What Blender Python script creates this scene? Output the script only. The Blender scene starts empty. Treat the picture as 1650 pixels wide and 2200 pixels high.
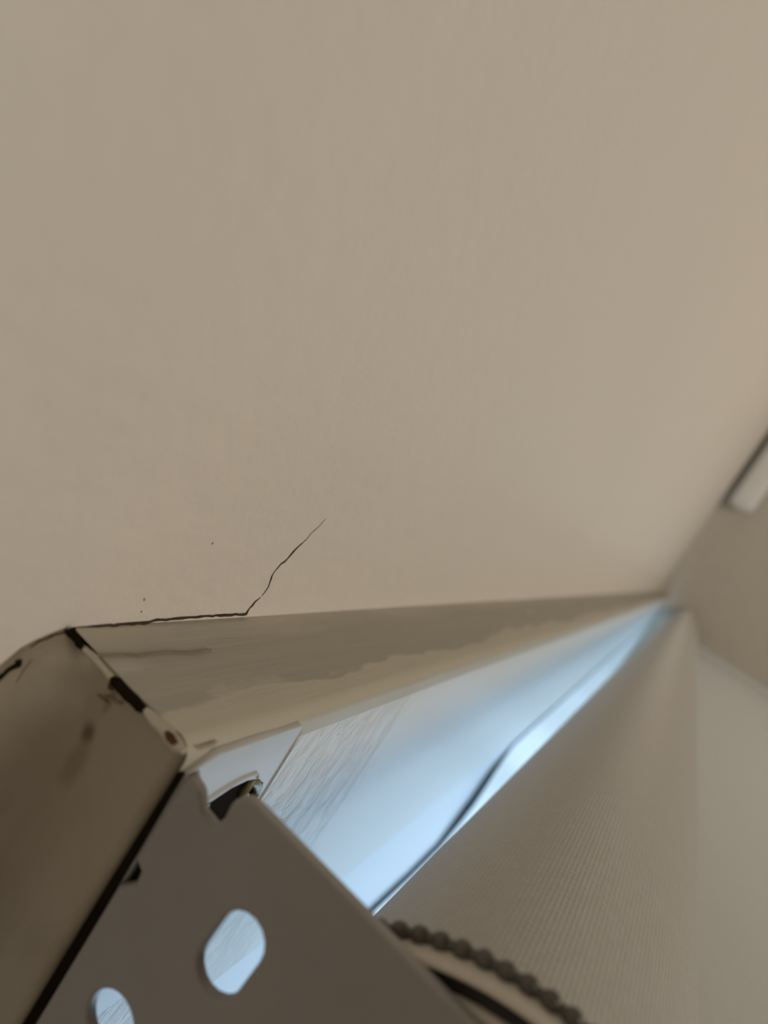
import bpy, bmesh, math, random
from mathutils import Vector, Matrix, noise

random.seed(4)
# ------------------------------------------------------------------ scale and camera
H = 0.07                     # unit of the close-up: camera sits 7 cm under the ceiling
CEIL = 2.40
CAM = Vector((0.0, 0.0, CEIL - H))
FPX = 1501.9                 # focal length in pixels of the 1650 x 2200 frame
R = ((0.4068793, 0.0991106, 0.9080894),
     (-0.5181051, 0.8437729, 0.1400517),
     (-0.7523406, -0.5274698, 0.3946635))   # rows: along the window, out of the window, up

scene = bpy.context.scene
COL = scene.collection
cd = bpy.data.cameras.new('camera')
cam = bpy.data.objects.new('camera', cd)
COL.objects.link(cam)
cd.sensor_fit = 'VERTICAL'
cd.sensor_height = 24.0
cd.lens = FPX / 2200.0 * 24.0
cd.clip_start = 0.002
cd.clip_end = 200
right = [R[i][0] for i in range(3)]
up = [-R[i][1] for i in range(3)]
back = [-R[i][2] for i in range(3)]
cam.matrix_world = Matrix(((right[0], up[0], back[0], CAM.x), (right[1], up[1], back[1], CAM.y),
                           (right[2], up[2], back[2], CAM.z), (0, 0, 0, 1)))
cd.dof.use_dof = True
cd.dof.focus_distance = 0.138
cd.dof.aperture_fstop = cd.lens / 2.2
scene.camera = cam

# ------------------------------------------------------------------ world (bright overcast day) and room lamp
world = bpy.data.worlds.new('overcast_sky')
scene.world = world
world.use_nodes = True
bg = world.node_tree.nodes['Background']
bg.inputs[0].default_value = (0.54, 0.765, 1.0, 1)
bg.inputs[1].default_value = 2.3
ld = bpy.data.lights.new('warm_room_lamp', 'AREA')
ld.shape = 'DISK'
ld.size = 1.1
ld.energy = 16.5
ld.color = (1.0, 0.905, 0.785)
lamp = bpy.data.objects.new('warm_room_lamp', ld)
COL.objects.link(lamp)
lamp.location = (0.50, -0.80, 0.55)
lamp.rotation_euler = (math.pi, 0, 0)      # an uplighter: shines at the ceiling
vs = scene.view_settings
vs.view_transform = 'Standard'
vs.look = 'None'
vs.exposure = 0.0
vs.gamma = 1.0
vs.use_curve_mapping = False

# ------------------------------------------------------------------ helpers
def W(x, y, z):
    return Vector((CAM.x + x * H, CAM.y + y * H, CAM.z + z * H))

def on(px, py, axis, v):
    """Point of the plane axis = v (in units H) seen at a pixel of the photograph."""
    c = ((px - 825) / FPX, (py - 1100) / FPX, 1.0)
    d = Vector([sum(R[i][j] * c[j] for j in range(3)) for i in range(3)])
    return d * (v / d[axis])

def ss(a, b, x):
    t = min(1, max(0, (x - a) / (b - a)))
    return t * t * (3 - 2 * t)

def link(name, me, mat=None, parent=None):
    o = bpy.data.objects.new(name, me)
    COL.objects.link(o)
    if mat is not None:
        for m in (mat if isinstance(mat, (list, tuple)) else [mat]):
            me.materials.append(m)
    if parent is not None:
        o.parent = parent
    return o

def tag(o, label=None, cat=None, group=None, kind=None):
    if label: o['label'] = label
    if cat: o['category'] = cat
    if group: o['group'] = group
    if kind: o['kind'] = kind
    return o

def empty(name):
    o = bpy.data.objects.new(name, None)
    COL.objects.link(o)
    o.empty_display_size = 0.01
    return o

def from_units(name, verts, faces, mat, parent=None, smooth=False, mats=None):
    me = bpy.data.meshes.new(name)
    me.from_pydata([W(*v) for v in verts], [], faces)
    bm = bmesh.new(); bm.from_mesh(me)
    bmesh.ops.recalc_face_normals(bm, faces=bm.faces)
    bm.to_mesh(me); bm.free()
    if smooth:
        for p in me.polygons: p.use_smooth = True
    return link(name, me, mat, parent)

def box(name, a, b, mat, parent=None, bevel=0.0):
    """Box in units H from corner a to corner b."""
    bm = bmesh.new()
    bmesh.ops.create_cube(bm, size=1)
    for v in bm.verts:
        v.co = W(*[(a[i] + b[i]) / 2 + v.co[i] * (b[i] - a[i]) for i in range(3)])
    if bevel:
        bmesh.ops.bevel(bm, geom=list(bm.edges), offset=bevel * H, segments=3, profile=0.5, affect='EDGES')
    me = bpy.data.meshes.new(name)
    bm.to_mesh(me); bm.free()
    return link(name, me, mat, parent)

def sheet(nu, nv, fn):
    vs_, fs = [], []
    for i in range(nu):
        for j in range(nv):
            vs_.append(fn(i / (nu - 1), j / (nv - 1)))
    for i in range(nu - 1):
        for j in range(nv - 1):
            a = i * nv + j
            fs.append((a, a + 1, a + nv + 1, a + nv))
    return vs_, fs

def strip(name, pts, widths, normal, mat, parent, depth=0.004, jitter=0.25):
    """A thin sunken-looking sliver (crack, gap) following a polyline that lies on a surface (units H)."""
    n = Vector(normal).normalized()
    P, Wd = [], []
    for i in range(len(pts) - 1):
        a, b = Vector(pts[i]), Vector(pts[i + 1])
        k = max(2, int((b - a).length / 0.018))
        for q in range(k):
            t = q / k
            P.append(a.lerp(b, t)); Wd.append(widths[i] * (1 - t) + widths[i + 1] * t)
    P.append(Vector(pts[-1])); Wd.append(widths[-1])
    vs_, fs = [], []
    for i, p in enumerate(P):
        d = (P[min(i + 1, len(P) - 1)] - P[max(i - 1, 0)]).normalized()
        s = d.cross(n).normalized()
        w = Wd[i] * (1 + random.uniform(-jitter, jitter)) / 2
        off = s * random.uniform(-jitter, jitter) * Wd[i]
        c = p + off
        vs_ += [c + s * w + n * 0.0012, c - s * w + n * 0.0012, c - s * w - n * depth, c + s * w - n * depth]
    for i in range(len(P) - 1):
        a, b = 4 * i, 4 * i + 4
        for k in range(4):
            fs.append((a + k, a + (k + 1) % 4, b + (k + 1) % 4, b + k))
    fs += [(0, 1, 2, 3), (4 * len(P) - 4, 4 * len(P) - 3, 4 * len(P) - 2, 4 * len(P) - 1)]
    return from_units(name, vs_, fs, mat, parent)

# ------------------------------------------------------------------ materials
class M:
    """small node graph builder"""
    def __init__(s, name, color, rough=0.6, spec=0.3):
        s.m = bpy.data.materials.new(name)
        s.m.use_nodes = True
        s.nt = s.m.node_tree
        s.b = s.nt.nodes['Principled BSDF']
        s.b.inputs['Base Color'].default_value = (*color, 1)
        s.b.inputs['Roughness'].default_value = rough
        s.b.inputs['Specular IOR Level'].default_value = spec
        s.color = None
        s.rgb = (*color, 1)
        s.h = None
        g = s.nt.nodes.new('ShaderNodeNewGeometry')
        mp = s.nt.nodes.new('ShaderNodeMapping'); mp.vector_type = 'POINT'
        mp.inputs['Scale'].default_value = (1 / H,) * 3
        mp.inputs['Location'].default_value = tuple(-CAM / H)
        s.nt.links.new(g.outputs['Position'], mp.inputs['Vector'])
        s.pos = mp.outputs[0]                      # position in units H from the camera

    def n(s, t, **kw):
        nd = s.nt.nodes.new(t)
        for k, v in kw.items(): setattr(nd, k, v)
        return nd

    def noise(s, scale, stretch=(1, 1, 1), detail=4, rough=0.55, dist=0.0):
        mp = s.n('ShaderNodeMapping'); mp.inputs['Scale'].default_value = stretch
        s.nt.links.new(s.pos, mp.inputs['Vector'])
        nz = s.n('ShaderNodeTexNoise')
        nz.inputs['Scale'].default_value = scale
        nz.inputs['Detail'].default_value = detail
        nz.inputs['Roughness'].default_value = rough
        nz.inputs['Distortion'].default_value = dist
        s.nt.links.new(mp.outputs[0], nz.inputs['Vector'])
        return nz.outputs['Fac']

    def ramp(s, fac, lo, hi, a=0.0, b=1.0):
        r = s.n('ShaderNodeMapRange')
        r.inputs['From Min'].default_value = lo; r.inputs['From Max'].default_value = hi
        r.inputs['To Min'].default_value = a; r.inputs['To Max'].default_value = b
        s.nt.links.new(fac, r.inputs['Value'])
        return r.outputs[0]

    def axis(s, i):
        sp = s.n('ShaderNodeSeparateXYZ'); s.nt.links.new(s.pos, sp.inputs[0])
        return sp.outputs[i]

    def math(s, op, a, b):
        m = s.n('ShaderNodeMath', operation=op)
        for k, v in enumerate((a, b)):
            if isinstance(v, (int, float)): m.inputs[k].default_value = v
            else: s.nt.links.new(v, m.inputs[k])
        return m.outputs[0]

    def spot(s, p, radii, seed_scale=9.0, wobble=0.5):
        """soft-edged stain round a point of the surface"""
        mp = s.n('ShaderNodeMapping'); mp.vector_type = 'POINT'
        mp.inputs['Scale'].default_value = tuple(1 / r for r in radii)
        mp.inputs['Location'].default_value = tuple(-p[i] / radii[i] for i in range(3))
        s.nt.links.new(s.pos, mp.inputs['Vector'])
        ln = s.n('ShaderNodeVectorMath', operation='LENGTH'); s.nt.links.new(mp.outputs[0], ln.inputs[0])
        d = s.math('ADD', ln.outputs['Value'], s.math('MULTIPLY', s.math('SUBTRACT', s.noise(seed_scale), 0.5), wobble * 2))
        return s.ramp(d, 1.15, 0.35)

    def tint(s, fac, color):
        mx = s.n('ShaderNodeMix', data_type='RGBA')
        s.nt.links.new(fac, mx.inputs['Factor'])
        if s.color is None: mx.inputs['A'].default_value = s.rgb
        else: s.nt.links.new(s.color, mx.inputs['A'])
        mx.inputs['B'].default_value = (*color, 1)
        s.color = mx.outputs['Result']
        return s

    def bump(s, height, strength, dist):
        b = s.n('ShaderNodeBump')
        b.inputs['Strength'].default_value = strength
        b.inputs['Distance'].default_value = dist * H
        s.nt.links.new(height, b.inputs['Height'])
        if s.h is not None: s.nt.links.new(s.h, b.inputs['Normal'])
        s.h = b.outputs[0]
        return s

    def done(s):
        if s.color is not None: s.nt.links.new(s.color, s.b.inputs['Base Color'])
        if s.h is not None: s.nt.links.new(s.h, s.b.inputs['Normal'])
        return s.m

def mat_ceiling():
    m = M('ceiling_paint', (0.80, 0.75, 0.68), 0.75, 0.2)
    m.tint(m.ramp(m.noise(0.55, detail=2), 0.35, 0.7, 0, 0.25), (0.74, 0.71, 0.64))
    m.bump(m.noise(11, detail=5), 0.22, 0.04)
    m.bump(m.noise(1.6, detail=3), 0.35, 0.06)
    return m.done()

def mat_front():
    m = M('old_cream_paint', (0.54, 0.505, 0.415), 0.5, 0.35)
    # worn greyish paint film over the cream coat, with a ragged lower rim
    z = m.axis(2)
    rag = m.math('ADD', z, m.math('MULTIPLY', m.math('SUBTRACT', m.noise(3.2, (0.55, 1, 1), 5, 0.6, 0.3), 0.5), 0.22))
    film = m.ramp(rag, 0.690, 0.705)
    top = m.ramp(rag, 0.99, 0.90)
    film = m.math('MULTIPLY', film, m.ramp(top, 0, 1, 0.35, 1))
    m.tint(m.math('MULTIPLY', film, 0.9), (0.375, 0.355, 0.295))
    m.tint(m.ramp(m.noise(2.5, (0.25, 1, 5), 5, 0.65), 0.55, 0.72, 0, 0.6), (0.47, 0.445, 0.37))
    m.tint(m.ramp(m.noise(7, (0.35, 1, 1.2), 4, 0.6), 0.62, 0.68, 0, 0.5), (0.54, 0.51, 0.43))
    for q, r in (((520, 1480), (0.10, 0.1, 0.035)), ((580, 1465), (0.07, 0.1, 0.03)), ((480, 1490), (0.05, 0.1, 0.03)), ((270, 1430), (0.08, 0.1, 0.02))):
        m.tint(m.math('MULTIPLY', m.spot(on(q[0], q[1], 1, 0.794), r, 22.0, 0.9), 0.55), (0.52, 0.49, 0.41))
    m.bump(film, 0.3, 0.006)
    m.bump(m.noise(6, (0.2, 1, 4), 4), 0.25, 0.02)
    return m.done()

def mat_end():
    m = M('shaded_stained_cream', (0.385, 0.335, 0.26), 0.5, 0.35)  # cream base darkened to hold the end's shade; the spots are stains
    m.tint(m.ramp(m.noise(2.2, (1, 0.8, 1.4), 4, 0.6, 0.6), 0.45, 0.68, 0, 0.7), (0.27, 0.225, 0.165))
    def P(x, y): return on(x, y, 0, 1.154)
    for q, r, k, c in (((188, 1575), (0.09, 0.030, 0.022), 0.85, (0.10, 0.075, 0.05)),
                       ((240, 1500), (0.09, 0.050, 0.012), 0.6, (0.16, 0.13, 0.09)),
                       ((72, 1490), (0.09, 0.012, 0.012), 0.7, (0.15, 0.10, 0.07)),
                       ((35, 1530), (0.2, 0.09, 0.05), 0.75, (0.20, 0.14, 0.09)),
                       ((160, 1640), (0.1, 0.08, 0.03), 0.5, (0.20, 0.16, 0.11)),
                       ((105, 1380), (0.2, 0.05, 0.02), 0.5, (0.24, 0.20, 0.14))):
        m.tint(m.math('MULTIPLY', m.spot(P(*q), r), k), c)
    m.tint(m.math('MULTIPLY', m.spot(P(150, 1470), (0.1, 0.10, 0.06)), 0.7), (0.56, 0.51, 0.415))
    m.bump(m.noise(5, (1, 0.5, 1.2), 4), 0.35, 0.03)
    return m.done()

def mat_soffit(near):
    if near:
        m = M('wrinkled_white_paint', (0.72, 0.725, 0.70), 0.45, 0.4)
        x = m.axis(0)
        # brush-dragged, crazed paint on the first hand's breadth, ending in a straight ridge
        wx = m.math('ADD', x, m.math('MULTIPLY', m.math('SUBTRACT', m.noise(2.0, (0, 1, 0)), 0.5), 0.2))
        zone = m.ramp(wx, 2.62, 2.44)
        wr = m.noise(17, (1.0, 0.5, 1), 6, 0.6, 0.6)
        sharp = m.math('MULTIPLY', m.ramp(wr, 0.42, 0.66), zone)
        m.bump(sharp, 0.75, 0.0085)
        ridge = m.math('MULTIPLY', m.ramp(wx, 2.53, 2.50), m.ramp(wx, 2.44, 2.49))
        m.bump(ridge, 0.45, 0.010)
        m.bump(m.noise(3, (1.0, 0.3, 1), 4), 0.2, 0.03)
    else:
        m = M('smooth_white_paint', (0.67, 0.72, 0.77), 0.4, 0.4)
        m.bump(m.noise(2, (0.3, 1, 1), 3), 0.15, 0.02)
    return m.done()

def simple(name, color, rough=0.6, spec=0.3, nscale=0, namp=0.0, alt=None):
    m = M(name, color, rough, spec)
    if nscale:
        if alt: m.tint(m.ramp(m.noise(nscale), 0.35, 0.7), alt)
        if namp: m.bump(m.noise(nscale * 2), 0.4, namp)
    return m.done()

def mat_fabric(glow=0.0):
    m = M('woven_blind_cloth' if glow else 'woven_blind_fabric', (0.48, 0.465, 0.43), 0.6, 0.25)
    m.tint(m.ramp(m.noise(40, (0.5, 1, 1), 2), 0.4, 0.65, 0, 0.4), (0.54, 0.525, 0.49))
    m.bump(m.noise(55, (1.2, 1, 1), 2), 0.25, 0.008)
    m.b.inputs['Sheen Weight'].default_value = 0.6
    m.b.inputs['Sheen Roughness'].default_value = 0.35
    if glow:                                   # a single layer of the cloth lets some daylight through
        tr = m.n('ShaderNodeBsdfTranslucent'); tr.inputs['Color'].default_value = (1.0, 0.72, 0.48, 1)
        mx = m.n('ShaderNodeMixShader'); mx.inputs[0].default_value = glow
        out = m.nt.nodes['Material Output']
        m.nt.links.new(m.b.outputs[0], mx.inputs[1]); m.nt.links.new(tr.outputs[0], mx.inputs[2])
        m.nt.links.new(mx.outputs[0], out.inputs['Surface'])
    return m.done()

def mat_glass():
    m = bpy.data.materials.new('window_glass'); m.use_nodes = True
    nt = m.node_tree
    out = nt.nodes['Material Output']
    nt.nodes.remove(nt.nodes['Principled BSDF'])
    t = nt.nodes.new('ShaderNodeBsdfTransparent'); g = nt.nodes.new('ShaderNodeBsdfGlossy')
    g.inputs['Roughness'].default_value = 0.02
    mx = nt.nodes.new('ShaderNodeMixShader'); mx.inputs[0].default_value = 0.06
    nt.links.new(t.outputs[0], mx.inputs[1]); nt.links.new(g.outputs[0], mx.inputs[2])
    nt.links.new(mx.outputs[0], out.inputs['Surface'])
    return m

CEILING = mat_ceiling()
WALL = simple('beige_wall_paint', (0.66, 0.615, 0.54), 0.8, 0.15, 3, 0.02, (0.63, 0.59, 0.52))
FLOOR = simple('wooden_floor', (0.36, 0.27, 0.19), 0.55, 0.3, 1.2, 0.0, (0.30, 0.22, 0.15))
FRONT = mat_front()
END = mat_end()
SOFFIT = mat_soffit(True)
SOFFIT2 = mat_soffit(False)
LINER = simple('white_vinyl_liner', (0.88, 0.91, 0.92), 0.35, 0.4, 4, 0.004, (0.86, 0.90, 0.92))
LINER_EDGE = simple('shaded_liner_edge', (0.10, 0.13, 0.15), 0.6, 0.2, 6, 0.0, (0.14, 0.17, 0.19))  # edge coloured dark for the shade in the gap under the lifted liner
CRACK = simple('crack_shadow_dirt', (0.055, 0.042, 0.03), 0.9, 0.05, 20, 0.0, (0.10, 0.078, 0.055))
HAIR = simple('hairline_crack_dirt', (0.24, 0.205, 0.15), 0.9, 0.05, 20, 0.0, (0.30, 0.25, 0.18))
GAP_AND_SHADE = simple('joint_and_shade_dark', (0.012, 0.009, 0.007), 0.95, 0.02, 15, 0.0, (0.02, 0.014, 0.01))  # dark of the open joints, also paints shade round the bracket plate
FILLER = simple('cream_filler', (0.60, 0.555, 0.455), 0.6, 0.3, 14, 0.004, (0.50, 0.46, 0.375))
RUST = simple('brown_raw_wood', (0.13, 0.07, 0.04), 0.9, 0.05, 15, 0.0, (0.08, 0.04, 0.02))
BRACKET = simple('shaded_white_metal', (0.305, 0.285, 0.265), 0.42, 0.4, 5, 0.002, (0.29, 0.272, 0.252))  # white coat darkened: the plate's shade is in the colour
FLANGE = simple('lit_white_flange', (0.53, 0.53, 0.51), 0.35, 0.5, 5, 0.004, (0.51, 0.51, 0.49))  # lit copy of the same coat, lighter for the window light on it
OLIVE = simple('olive_plastic_plug', (0.23, 0.20, 0.09), 0.35, 0.5, 12, 0.004, (0.17, 0.15, 0.06))
WHEEL = simple('pale_plastic_wheel', (0.62, 0.57, 0.50), 0.5, 0.3, 5, 0.0, (0.60, 0.55, 0.48))
GROOVE = simple('dark_wheel_groove', (0.03, 0.028, 0.025), 0.8, 0.1, 10, 0.0, (0.05, 0.045, 0.04))
BEAD = simple('dark_grey_bead', (0.10, 0.093, 0.078), 0.35, 0.5, 8, 0.0, (0.085, 0.08, 0.066))
FABRIC = mat_fabric()
CLOTH = mat_fabric(0.085)
WHITE = simple('white_gloss_trim', (0.93, 0.94, 0.95), 0.35, 0.5, 3, 0.0, (0.92, 0.93, 0.94))
GLASS = mat_glass()

# ------------------------------------------------------------------ the room
X0, Y0, ZU = 1.154, 0.794, 0.593        # near end, room face and underside of the boxed window head
XF = 27.0                               # far wall
XL, YB, ZF = -19.0, -42.0, -(CEIL - H) / H
YW = 4.0                                # inner face of the window wall

ceiling = tag(box('ceiling', (XL, YB, 1.0), (XF, YW + 3, 2.4), CEILING), kind='structure')
tag(box('floor', (XL, YB, ZF - 1), (XF, YW + 3, ZF), FLOOR), kind='structure')
tag(box('wall_right', (XF, YB - 2, ZF - 1), (XF + 2, YW + 3, 2.4), WALL), kind='structure')
tag(box('wall_left', (XL - 2, YB - 2, ZF - 1), (XL, YW + 3, 2.4), WALL), kind='structure')
tag(box('wall_back', (XL, YB - 2, ZF - 1), (XF, YB, 2.4), WALL), kind='structure')
WX0, WX1, WZ0, WZ1 = 1.7, 25.2, -17.0, 0.54
ww = tag(empty('wall_window'), kind='structure')
box('wall_panel', (XL, YW, ZF), (WX0, YW + 3, 1.0), WALL, ww)
box('wall_panel', (WX1, YW, ZF), (XF, YW + 3, 1.0), WALL, ww)
box('wall_panel', (WX0, YW, ZF), (WX1, YW + 3, WZ0), WALL, ww)
box('wall_panel', (WX0, YW, WZ1), (WX1, YW + 3, 1.0), WALL, ww)
win = tag(empty('window_1'), kind='structure')
t = 0.35
for a, b in (((WX0, YW + 1.0, WZ1 - t), (WX1, YW + 1.5, WZ1)), ((WX0, YW + 1.0, WZ0), (WX1, YW + 1.5, WZ0 + t)),
             ((WX0, YW + 1.0, WZ0 + t), (WX0 + t, YW + 1.5, WZ1 - t)), ((WX1 - t, YW + 1.0, WZ0 + t), (WX1, YW + 1.5, WZ1 - t)),
             ((13.8, YW + 1.0, WZ0 + t), (14.3, YW + 1.5, WZ1 - t))):
    box('window_frame', a, b, WHITE, win, 0.03)
for a, b in ((WX0 + t, 13.8), (14.3, WX1 - t)):
    box('window_pane', (a, YW + 1.22, WZ0 + t), (b, YW + 1.28, WZ1 - t), GLASS, win)

# cracks of the ceiling
def cpts(L): return [on(x, y, 2, 1.0) for x, y in L]
strip('crack', cpts([(529, 1321), (535, 1308), (548, 1293), (560, 1283)]), (0.015, 0.009, 0.007, 0.003), (0, 0, -1), CRACK, ceiling, jitter=0.35)
strip('crack', cpts([(562, 1280), (576, 1262), (581, 1245), (588, 1230), (604, 1212), (618, 1200), (632, 1182), (648, 1168), (657, 1160)]),
      (0.003, 0.004, 0.006, 0.003, 0.007, 0.006, 0.007, 0.005, 0.003), (0, 0, -1), CRACK, ceiling, jitter=0.4)
strip('crack', cpts([(657, 1160), (668, 1146), (684, 1132), (700, 1114)]), (0.005, 0.004, 0.003, 0.001), (0, 0, -1), HAIR, ceiling)
for i, (x, y, l) in enumerate(((310, 1285, 6), (304, 1312, 4), (457, 1165, 4))):
    strip('paint_chip', cpts([(x, y), (x - 1, y + l)]), (0.004, 0.003), (0, 0, -1), HAIR, ceiling)

# ------------------------------------------------------------------ boxed window head under the ceiling
head = tag(empty('trim_1'), kind='structure')

# front board: swept profile with a rounded, slightly lumpy lower rim
def front_fn(u, v):
    x = X0 + 0.004 + (XF - X0) * (u ** 2.2)
    k = v * 18
    if k <= 9:
        y, z = Y0, 1.0 - (1.0 - ZU - 0.04) * k / 9
    elif k <= 15:
        a = (k - 9) / 6 * math.pi / 2
        y, z = Y0 + 0.04 * (1 - math.cos(a)), ZU + 0.04 - 0.04 * math.sin(a)
    else:
        y, z = Y0 + 0.04 + (k - 15) / 3 * 0.05, ZU
    low = ss(0.78, 0.63, z)
    w = noise.noise(Vector((x * 2.3, 0, z * 3))) * 0.006 + noise.noise(Vector((x * 9, 3, z * 9))) * 0.003
    y -= low * (0.007 + w) - noise.noise(Vector((x * 0.8, 5, z * 2))) * 0.004
    z -= ss(0.70, 0.60, z) * (0.005 + w * 0.8)
    return (x, y, z)
v_, f_ = sheet(260, 37, front_fn)
front = from_units('front_board', v_, f_, FRONT, head, True)
box('core', (X0 + 0.06, Y0 + 0.07, ZU + 0.02), (XF, YW, 1.0), FRONT, head)

# end board with the plaster fillet running up to the ceiling
def end_fn(u, v):
    y = Y0 + 0.002 + (YW - Y0) * (u ** 1.6)
    k = v * 30
    if k <= 3:
        x, z = X0 + 0.04 + (3 - k) / 3 * 0.05, ZU
    elif k <= 9:
        a = (k - 3) / 6 * math.pi / 2
        x, z = X0 + 0.04 - 0.04 * math.sin(a), ZU + 0.04 * (1 - math.cos(a))
    else:
        x, z = X0, ZU + 0.04 + (1.0 - ZU - 0.04) * (k - 9) / 21
    fl = ss(Y0 - 0.03, Y0 + 0.05, y)
    x -= (0.09 + 0.20 * ss(Y0, Y0 + 0.3, y)) * fl * ss(0.84, 1.0, z) ** 2.2
    x += (noise.noise(Vector((7, y * 3.1, z * 5))) * 0.010 + noise.noise(Vector((2, y * 9, z * 12))) * 0.003) * ss(Y0, Y0 + 0.05, y)
    # rounded front arris
    x += 0.018 * ss(Y0 + 0.03, Y0, y) * 0.3
    return (x, y, z)
v_, f_ = sheet(120, 61, end_fn)
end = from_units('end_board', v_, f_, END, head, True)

# underside: wrinkled paint near the room, a smoother board towards the window
box('soffit_board', (X0 + 0.03, Y0 + 0.05, ZU), (XF, 2.20, ZU + 0.03), SOFFIT, head)
box('soffit_board', (X0 + 0.03, 2.20, ZU - 0.0006), (XF, YW + 1.0, ZU + 0.03), SOFFIT2, head)

# loose white liner on the window half, its edge lifting off in the middle
edge = [(1.3, 3.46, .020), (4.0, 3.48, .022), (5.3, 3.49, .026), (6.1, 3.56, .030), (6.85, 3.556, .034), (7.07, 3.36, .055), (7.19, 3.16, .060),
        (7.17, 2.90, .055), (7.16, 2.70, .042), (7.30, 2.50, .020), (7.41, 2.378, .006), (9.8, 2.275, .004), (14.1, 2.09, .004), (26.9, 1.82, .004)]
pts = []
for i in range(len(edge) - 1):
    n_ = 8
    for q in range(n_):
        tt = q / n_
        pts.append([edge[i][k] * (1 - tt) + edge[i + 1][k] * tt for k in range(3)])
pts.append(list(edge[-1]))
pts = [[x * (1 - 0.8 * d), y * (1 - 1.4 * d), d] for x, y, d in pts]
vs_, fs, n_ = [], [], len(pts)
zt = ZU - 0.010
for i, (x, y, d) in enumerate(pts):
    xb = x if i else x
    # lower sheet from the edge back to the window wall
    for k in range(7):
        q = k / 6
        vs_.append((x + (0 if x > 7.5 else 0), y + (YW - y) * q, zt - 0.004 - d * (1 - q) ** 1.5))
    vs_.append((x, y + 0.01, zt + 0.004)); vs_.append((x, YW, zt + 0.004))
me = bpy.data.meshes.new('loose_liner')
for i in range(n_ - 1):
    a, b = 9 * i, 9 * i + 9
    for k in range(6): fs.append((a + k, a + k + 1, b + k + 1, b + k))
    fs.append((a, b, b + 7, a + 7)); fs.append((a + 7, b + 7, b + 8, a + 8)); fs.append((a + 6, a + 8, b + 8, b + 6))
me.from_pydata([W(*v) for v in vs_], [], fs)
liner = link('loose_liner', me, [LINER, LINER_EDGE], head)
for i, p in enumerate(me.polygons):
    if i % 9 == 6: p.material_index = 1

# open joints and cracks of the head
from mathutils.bvhtree import BVHTree
_bm = bmesh.new(); _bm.from_mesh(end.data); _bvh = BVHTree.FromBMesh(_bm); _bm.free()
def on_end(px, py):
    d = on(px, py, 0, 1.0) * H
    hit = _bvh.ray_cast(CAM, d.normalized())
    return (hit[0] - CAM) / H if hit[0] is not None else on(px, py, 0, X0)

def fpts(L): return [on(x, y, 1, Y0 - 0.004) for x, y in L]
def epts(L, dx=0.0): return [on(x, y, 0, X0 + dx) for x, y in L]
strip('joint_crack', [on(x, y, 2, 0.997) + Vector((0, -0.004, 0)) for x, y in [(150, 1355), (230, 1347), (320, 1340), (335, 1335), (430, 1327), (529, 1321)]],
      (0.020, 0.010, 0.009, 0.006, 0.005, 0.006), (0, -1, -0.6), CRACK, head, jitter=0.3)
strip('joint_crack', fpts([(205, 1407), (260, 1404), (300, 1406), (365, 1399), (412, 1401), (455, 1394)]),
      (0.003, 0.002, 0.003, 0.002, 0.002, 0.001), (0, -1, 0), HAIR, head)
for L, w, mt in (([(150, 1354), (160, 1366), (168, 1378), (180, 1392)], (0.024, 0.017, 0.014, 0.004), GAP_AND_SHADE),
                 ([(180, 1392), (200, 1410), (222, 1434), (240, 1455)], (0.009, 0.012, 0.009, 0.012), FILLER),
                 ([(312, 1523), (335, 1546), (360, 1572), (382, 1596), (396, 1612)], (0.012, 0.022, 0.024, 0.026, 0.012), FILLER),
                 ([(240, 1455), (250, 1464), (275, 1490), (300, 1514), (312, 1523)], (0.012, 0.020, 0.021, 0.020, 0.010), GAP_AND_SHADE),
                 ([(357, 1572), (366, 1582), (376, 1597)], (0.008, 0.018, 0.012), RUST)):
    strip('joint_or_shade_strip', [on(x, y, 1, Y0 - 0.004) for x, y in L], w, (-0.75, -1, 0), mt, head, depth=0.012, jitter=0.07)
strip('joint_crack', [on_end(x, y) for x, y in [(150, 1358), (138, 1360), (118, 1364), (104, 1372), (84, 1379), (66, 1391)]],
      (0.014, 0.009, 0.006, 0.007, 0.005, 0.002), (-0.8, -0.4, -0.6), CRACK, head, jitter=0.2)
strip('joint_crack', [on_end(x, y) for x, y in [(45, 1416), (41, 1424), (34, 1431), (18, 1441), (2, 1455), (-25, 1478)]],
      (0.004, 0.014, 0.011, 0.008, 0.010, 0.010), (-0.8, -0.4, -0.6), GAP_AND_SHADE, head, jitter=0.15)
strip('joint_crack', [on_end(x, y) for x, y in [(92, 1389), (66, 1420), (50, 1442), (36, 1466)]],
      (0.002, 0.003, 0.003, 0.002), (-0.8, -0.4, -0.6), HAIR, head, jitter=0.2)
strip('paint_chip', epts([(115, 1466), (120, 1464), (125, 1459)], -0.006), (0.004, 0.010, 0.008), (-1, 0, 0), CRACK, head)
strip('paint_chip', epts([(232, 1478), (240, 1470), (248, 1468)], -0.006), (0.006, 0.020, 0.010), (-1, 0, 0), RUST, head)
for L in ([(209, 1493), (219, 1500), (229, 1507)], [(222, 1495), (235, 1503), (248, 1506), (262, 1511)]):
    strip('paint_chip', epts(L, -0.006), (0.003, 0.008, 0.003) if len(L) == 3 else (0.003, 0.007, 0.008, 0.003), (-1, 0, 0), HAIR, head)

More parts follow.
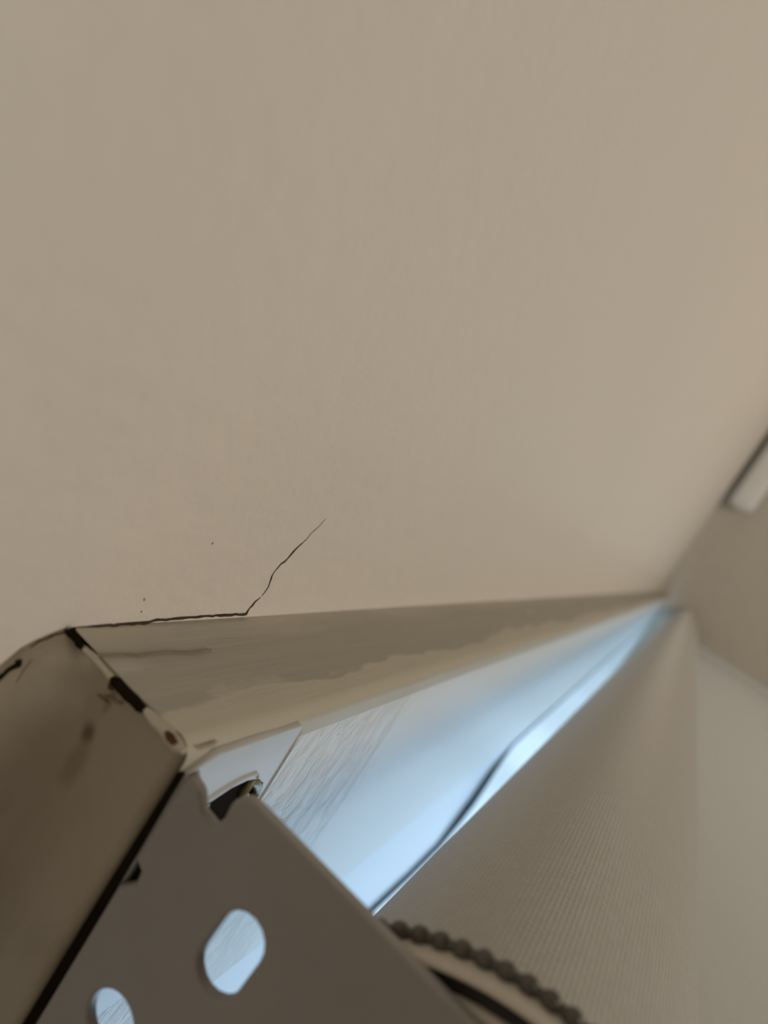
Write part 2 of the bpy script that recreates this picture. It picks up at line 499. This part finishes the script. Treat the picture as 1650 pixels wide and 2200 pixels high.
# ------------------------------------------------------------------ blind bracket
def curve_mesh(name, loops, extrude, bevel, to_units, mat, parent):
    """flat outline with holes, given thickness and rounded rims; loops are 2-D lists; to_units(a, b, c) -> units H"""
    cu = bpy.data.curves.new(name, 'CURVE')
    cu.dimensions = '2D'; cu.fill_mode = 'BOTH'
    cu.extrude = extrude; cu.bevel_depth = bevel; cu.bevel_resolution = 2; cu.offset = -bevel
    for L in loops:
        sp = cu.splines.new('POLY'); sp.points.add(len(L) - 1)
        for p, (a, b) in zip(sp.points, L): p.co = (a, b, 0, 1)
        sp.use_cyclic_u = True
    tmp = bpy.data.objects.new(name, cu)
    COL.objects.link(tmp)
    dg = bpy.context.evaluated_depsgraph_get()
    me = bpy.data.meshes.new_from_object(tmp.evaluated_get(dg))
    bpy.data.objects.remove(tmp)
    for v in me.vertices: v.co = W(*to_units(*v.co))
    bm = bmesh.new(); bm.from_mesh(me)
    bmesh.ops.remove_doubles(bm, verts=bm.verts, dist=1e-6)
    bmesh.ops.recalc_face_normals(bm, faces=bm.faces)
    bm.to_mesh(me); bm.free()
    me.name = name
    return link(name, me, mat, parent)

def arc(cx, cy, r, a0, a1, n):
    return [(cx + r * math.cos(math.radians(a0 + (a1 - a0) * i / (n - 1))), cy + r * math.sin(math.radians(a0 + (a1 - a0) * i / (n - 1)))) for i in range(n)]

def slot(cx, cy, half, r, ang, n=9):
    ca, sa = math.cos(math.radians(ang)), math.sin(math.radians(ang))
    L = arc(half, 0, r, -90, 90, n) + arc(-half, 0, r, 90, 270, n)
    return [(cx + x * ca - y * sa, cy + x * sa + y * ca) for x, y in L]

bracket = tag(empty('blind_bracket'), 'white metal blind bracket with slotted holes under the near end of the boxed head', 'bracket')
outline = [(0.777, -1.05), (0.777, 0.405)] + arc(0.817, 0.415, 0.040, 180, 80, 7) + [(0.845, 0.452), (0.868, 0.459), (0.874, 0.466),
           (0.872, 0.500), (0.845, 0.524), (0.838, 0.552), (0.842, 0.566), (1.055, 0.571), (1.066, 0.545), (1.092, 0.541), (1.128, 0.571), (1.72, 0.571), (1.78, 0.54),
           (1.78, -0.95), (1.68, -1.05)]
holes = [slot(1.036, 0.297, 0.040, 0.0505, 3), slot(1.350, 0.430, 0.0, 0.060, 0, 13)[::1],
         slot(1.50, 0.05, 0.05, 0.05, 8)]
tk = 0.030
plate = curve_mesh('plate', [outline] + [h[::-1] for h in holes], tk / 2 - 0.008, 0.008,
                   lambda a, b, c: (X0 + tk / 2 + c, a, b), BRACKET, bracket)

# the flange bent in under the soffit, with a screw slot
fo = [(1.170, 0.846), (1.24, 0.812), (1.58, 0.812), (1.605, 0.835), (1.605, 1.70), (1.170, 1.70)]
fslot = [(1.30, 0.985), (1.345, 0.975), (1.40, 0.958), (1.46, 0.955), (1.52, 0.968), (1.565, 0.995), (1.575, 1.03), (1.55, 1.09), (1.47, 1.115), (1.36, 1.10), (1.30, 1.05)]
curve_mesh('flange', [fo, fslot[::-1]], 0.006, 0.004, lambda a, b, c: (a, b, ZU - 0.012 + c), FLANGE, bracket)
# rounded bend that joins plate and flange
def bend_fn(u, v):
    y = 0.842 + u * 0.10
    a = v * math.pi / 2
    r = 0.055
    return (X0 + 0.020 + r - r * math.cos(a), y, ZU - 0.022 - r + r * math.sin(a) + 0.016)
v_, f_ = sheet(24, 9, bend_fn)
bend = from_units('bend', v_, f_, BRACKET, bracket, True)
so = bend.modifiers.new('thickness', 'SOLIDIFY'); so.thickness = 0.012 * H; so.offset = 0
strip('joint_or_shade_strip', [(X0 + 0.006, y, ZU - 0.008) for y in (0.85, 1.2, 1.75, 2.6, 3.9)], (0.012, 0.022, 0.026, 0.026, 0.026), (-1, 0, -0.25), GAP_AND_SHADE, head, depth=0.01, jitter=0.0)  # proud dark strip paints the dirt and shade in the gap above the plate
box('notch_shade', (X0 + tk + 0.002, 1.04, 0.52), (X0 + tk + 0.008, 1.15, 0.58), GAP_AND_SHADE, bracket)  # near-black block standing for the shade behind the plate notch
# raised lip round the screw slot and the hole behind it
def lip(name, loop, r, z, mat, parent, closed=True):
    vs2, fs2, k, n = [], [], 8, len(loop)
    for i in range(n):
        a = Vector((*loop[i], 0)); d = Vector((*loop[(i + 1) % n], 0)) - Vector((*loop[i - 1], 0))
        s = Vector((d.y, -d.x, 0)).normalized()
        for q in range(k):
            an = 2 * math.pi * q / k
            p = a + s * r * math.cos(an)
            vs2.append((p.x, p.y, z + r * math.sin(an)))
    for i in range(n if closed else n - 1):
        j = (i + 1) % n
        for q in range(k):
            fs2.append((i * k + q, i * k + (q + 1) % k, j * k + (q + 1) % k, j * k + q))
    return from_units(name, vs2, fs2, mat, parent, True)
box('screw_hole', (1.29, 0.945, ZU - 0.008), (1.58, 1.12, ZU - 0.002), GAP_AND_SHADE, bracket)
lip('wall_plug', [(1.50, 0.972), (1.53, 0.985), (1.56, 1.01), (1.57, 1.03), (1.55, 1.045), (1.52, 1.03), (1.49, 1.00)], 0.013, ZU - 0.016, OLIVE, bracket)
for a, b in (((1.36, 1.00, ZU - .012), (1.365, 1.03, ZU - .010)), ((1.335, 1.02, ZU - .012), (1.345, 1.03, ZU - .010))):
    box('wood_fibre', a, b, FLANGE, bracket)
lip('slot_emboss', [(1.22, 1.02), (1.25, 0.985), (1.30, 0.965), (1.36, 0.945), (1.42, 0.935), (1.48, 0.938), (1.50, 0.95)], 0.010, ZU - 0.018, FLANGE, bracket, False)
lip('slot_rim', [(1.60, 0.835), (1.61, 0.9), (1.612, 1.0), (1.612, 1.2), (1.612, 1.5), (1.60, 1.5), (1.60, 0.9)], 0.004, ZU - 0.02, FLANGE, bracket)

# ------------------------------------------------------------------ roller blind
RY, RZ, RR = 1.26, -0.2575, 0.4515
blind = tag(empty('roller_blind'), 'ribbed off-white fabric roller blind stretching from the bracket to the far wall', 'blind')
NR = 230
vs_, fs = [], []
xs = [1.235 + (26.9 - 1.235) * (i / 45) ** 2.4 for i in range(46)]
SEG = NR * 4
for x in xs:
    for k in range(SEG):
        a = 2 * math.pi * k / SEG
        rib = (0.0006, 0.0002, -0.0006, 0.0002)[k % 4]
        rr = RR + rib
        vs_.append((x, RY + rr * math.cos(a), RZ + rr * math.sin(a)))
for i in range(len(xs) - 1):
    for k in range(SEG):
        a, b = i * SEG + k, i * SEG + (k + 1) % SEG
        fs.append((a, b, b + SEG, a + SEG))
fs.append(tuple(range(SEG))); fs.append(tuple(range((len(xs) - 1) * SEG, len(xs) * SEG)))
roll = from_units('fabric_roll', vs_, fs, FABRIC, blind, True)
# the cloth leaves the roll on the window side and hangs in front of the panes
v_, f_ = sheet(40, 30, lambda u, v: (1.30 + (26.95 - 1.30) * u, RY + RR - 0.004 + 0.02 * math.sin(u * 9) * v, RZ + (-18.5 - RZ) * v))
cloth = from_units('hanging_fabric', v_, f_, CLOTH, blind, True)
box('bottom_bar', (1.30, RY + RR - 0.10, -18.9), (26.5, RY + RR + 0.09, -18.5), WHITE, blind, 0.05)

def lathe(name, prof, mat, parent, n=96, smooth=True, a0=126, a1=330):
    vs2, fs2 = [], []
    for x, r in prof:
        for k in range(n):
            a = math.radians(a0 + (a1 - a0) * k / (n - 1))
            vs2.append((x, RY + r * math.cos(a), RZ + r * math.sin(a)))
    for i in range(len(prof) - 1):
        for k in range(n - 1):
            a, b = i * n + k, i * n + k + 1
            fs2.append((a, b, b + n, a + n))
    return from_units(name, vs2, fs2, mat, parent, smooth)
wheel = lathe('chain_guard', [(1.185, 0.10), (1.185, 0.508), (1.188, 0.514), (1.205, 0.516), (1.205, 0.545), (1.188, 0.546), (1.186, 0.550), (1.19, 0.556),
                              (1.235, 0.556), (1.24, 0.545), (1.24, 0.10), (1.185, 0.10)], WHEEL, blind, smooth=False)
lathe('wheel_groove', [(1.198, 0.514), (1.194, 0.530), (1.198, 0.546)], GROOVE, blind)

# ------------------------------------------------------------------ bead chain
chain = tag(empty('bead_chain'), 'dark beaded pull chain running round the guard behind the bracket', 'chain')
me = bpy.data.meshes.new('bead')
bm = bmesh.new(); bmesh.ops.create_uvsphere(bm, u_segments=14, v_segments=10, radius=0.0182 * H); bm.to_mesh(me); bm.free()
for p in me.polygons: p.use_smooth = True
me.materials.append(BEAD)
CR, CX = 0.564, 1.242
path = []
for k in range(400):                                   # front strand up from below, over the wheel, down behind
    a = math.pi - k / 399 * math.radians(50)
    path.append(Vector((CX, RY + CR * math.cos(a), RZ + CR * math.sin(a))))
path = [Vector((CX, RY - CR, RZ - 9.0 * (1 - i / 200))) for i in range(200)] + path
acc, last = 0.0, path[0]
PITCH = 0.040
beads = [path[0]]
for p in path[1:]:
    d = (p - last).length
    while acc + d >= PITCH:
        last = last.lerp(p, (PITCH - acc) / d)
        beads.append(last.copy()); d = (p - last).length; acc = 0.0
    acc += d; last = p
beads = [p for p in beads if p.z > -4.5]
for p in beads:
    o = bpy.data.objects.new('bead', me); COL.objects.link(o)
    o.location = W(*p); o.parent = chain
vs2, fs2, k = [], [], 6
core = [p for p in path if p.z > -4.5]
for i, p in enumerate(core):
    d = (core[min(i + 1, len(core) - 1)] - core[max(i - 1, 0)]).normalized()
    s = Vector((1, 0, 0)); u = d.cross(s)
    for q in range(k):
        an = 2 * math.pi * q / k
        vs2.append(p + s * 0.010 * math.cos(an) + u * 0.010 * math.sin(an))
for i in range(len(core) - 1):
    for q in range(k):
        fs2.append((i * k + q, i * k + (q + 1) % k, (i + 1) * k + (q + 1) % k, (i + 1) * k + q))
from_units('cord', vs2, fs2, BEAD, chain, True)

# ------------------------------------------------------------------ pale rail on the far wall
rail = tag(empty('wall_rail'), 'blurred white rail high on the far wall beyond the blind', 'rail')
box('rail_bar', (XF - 0.9, -14.0, -0.05), (XF - 0.1, -3.0, 0.78), WHITE, rail, 0.26)
for y in (-4.2, -12.0):
    box('rail_support', (XF - 0.2, y - 0.2, 0.12), (XF, y + 0.2, 0.42), WHITE, rail, 0.02)
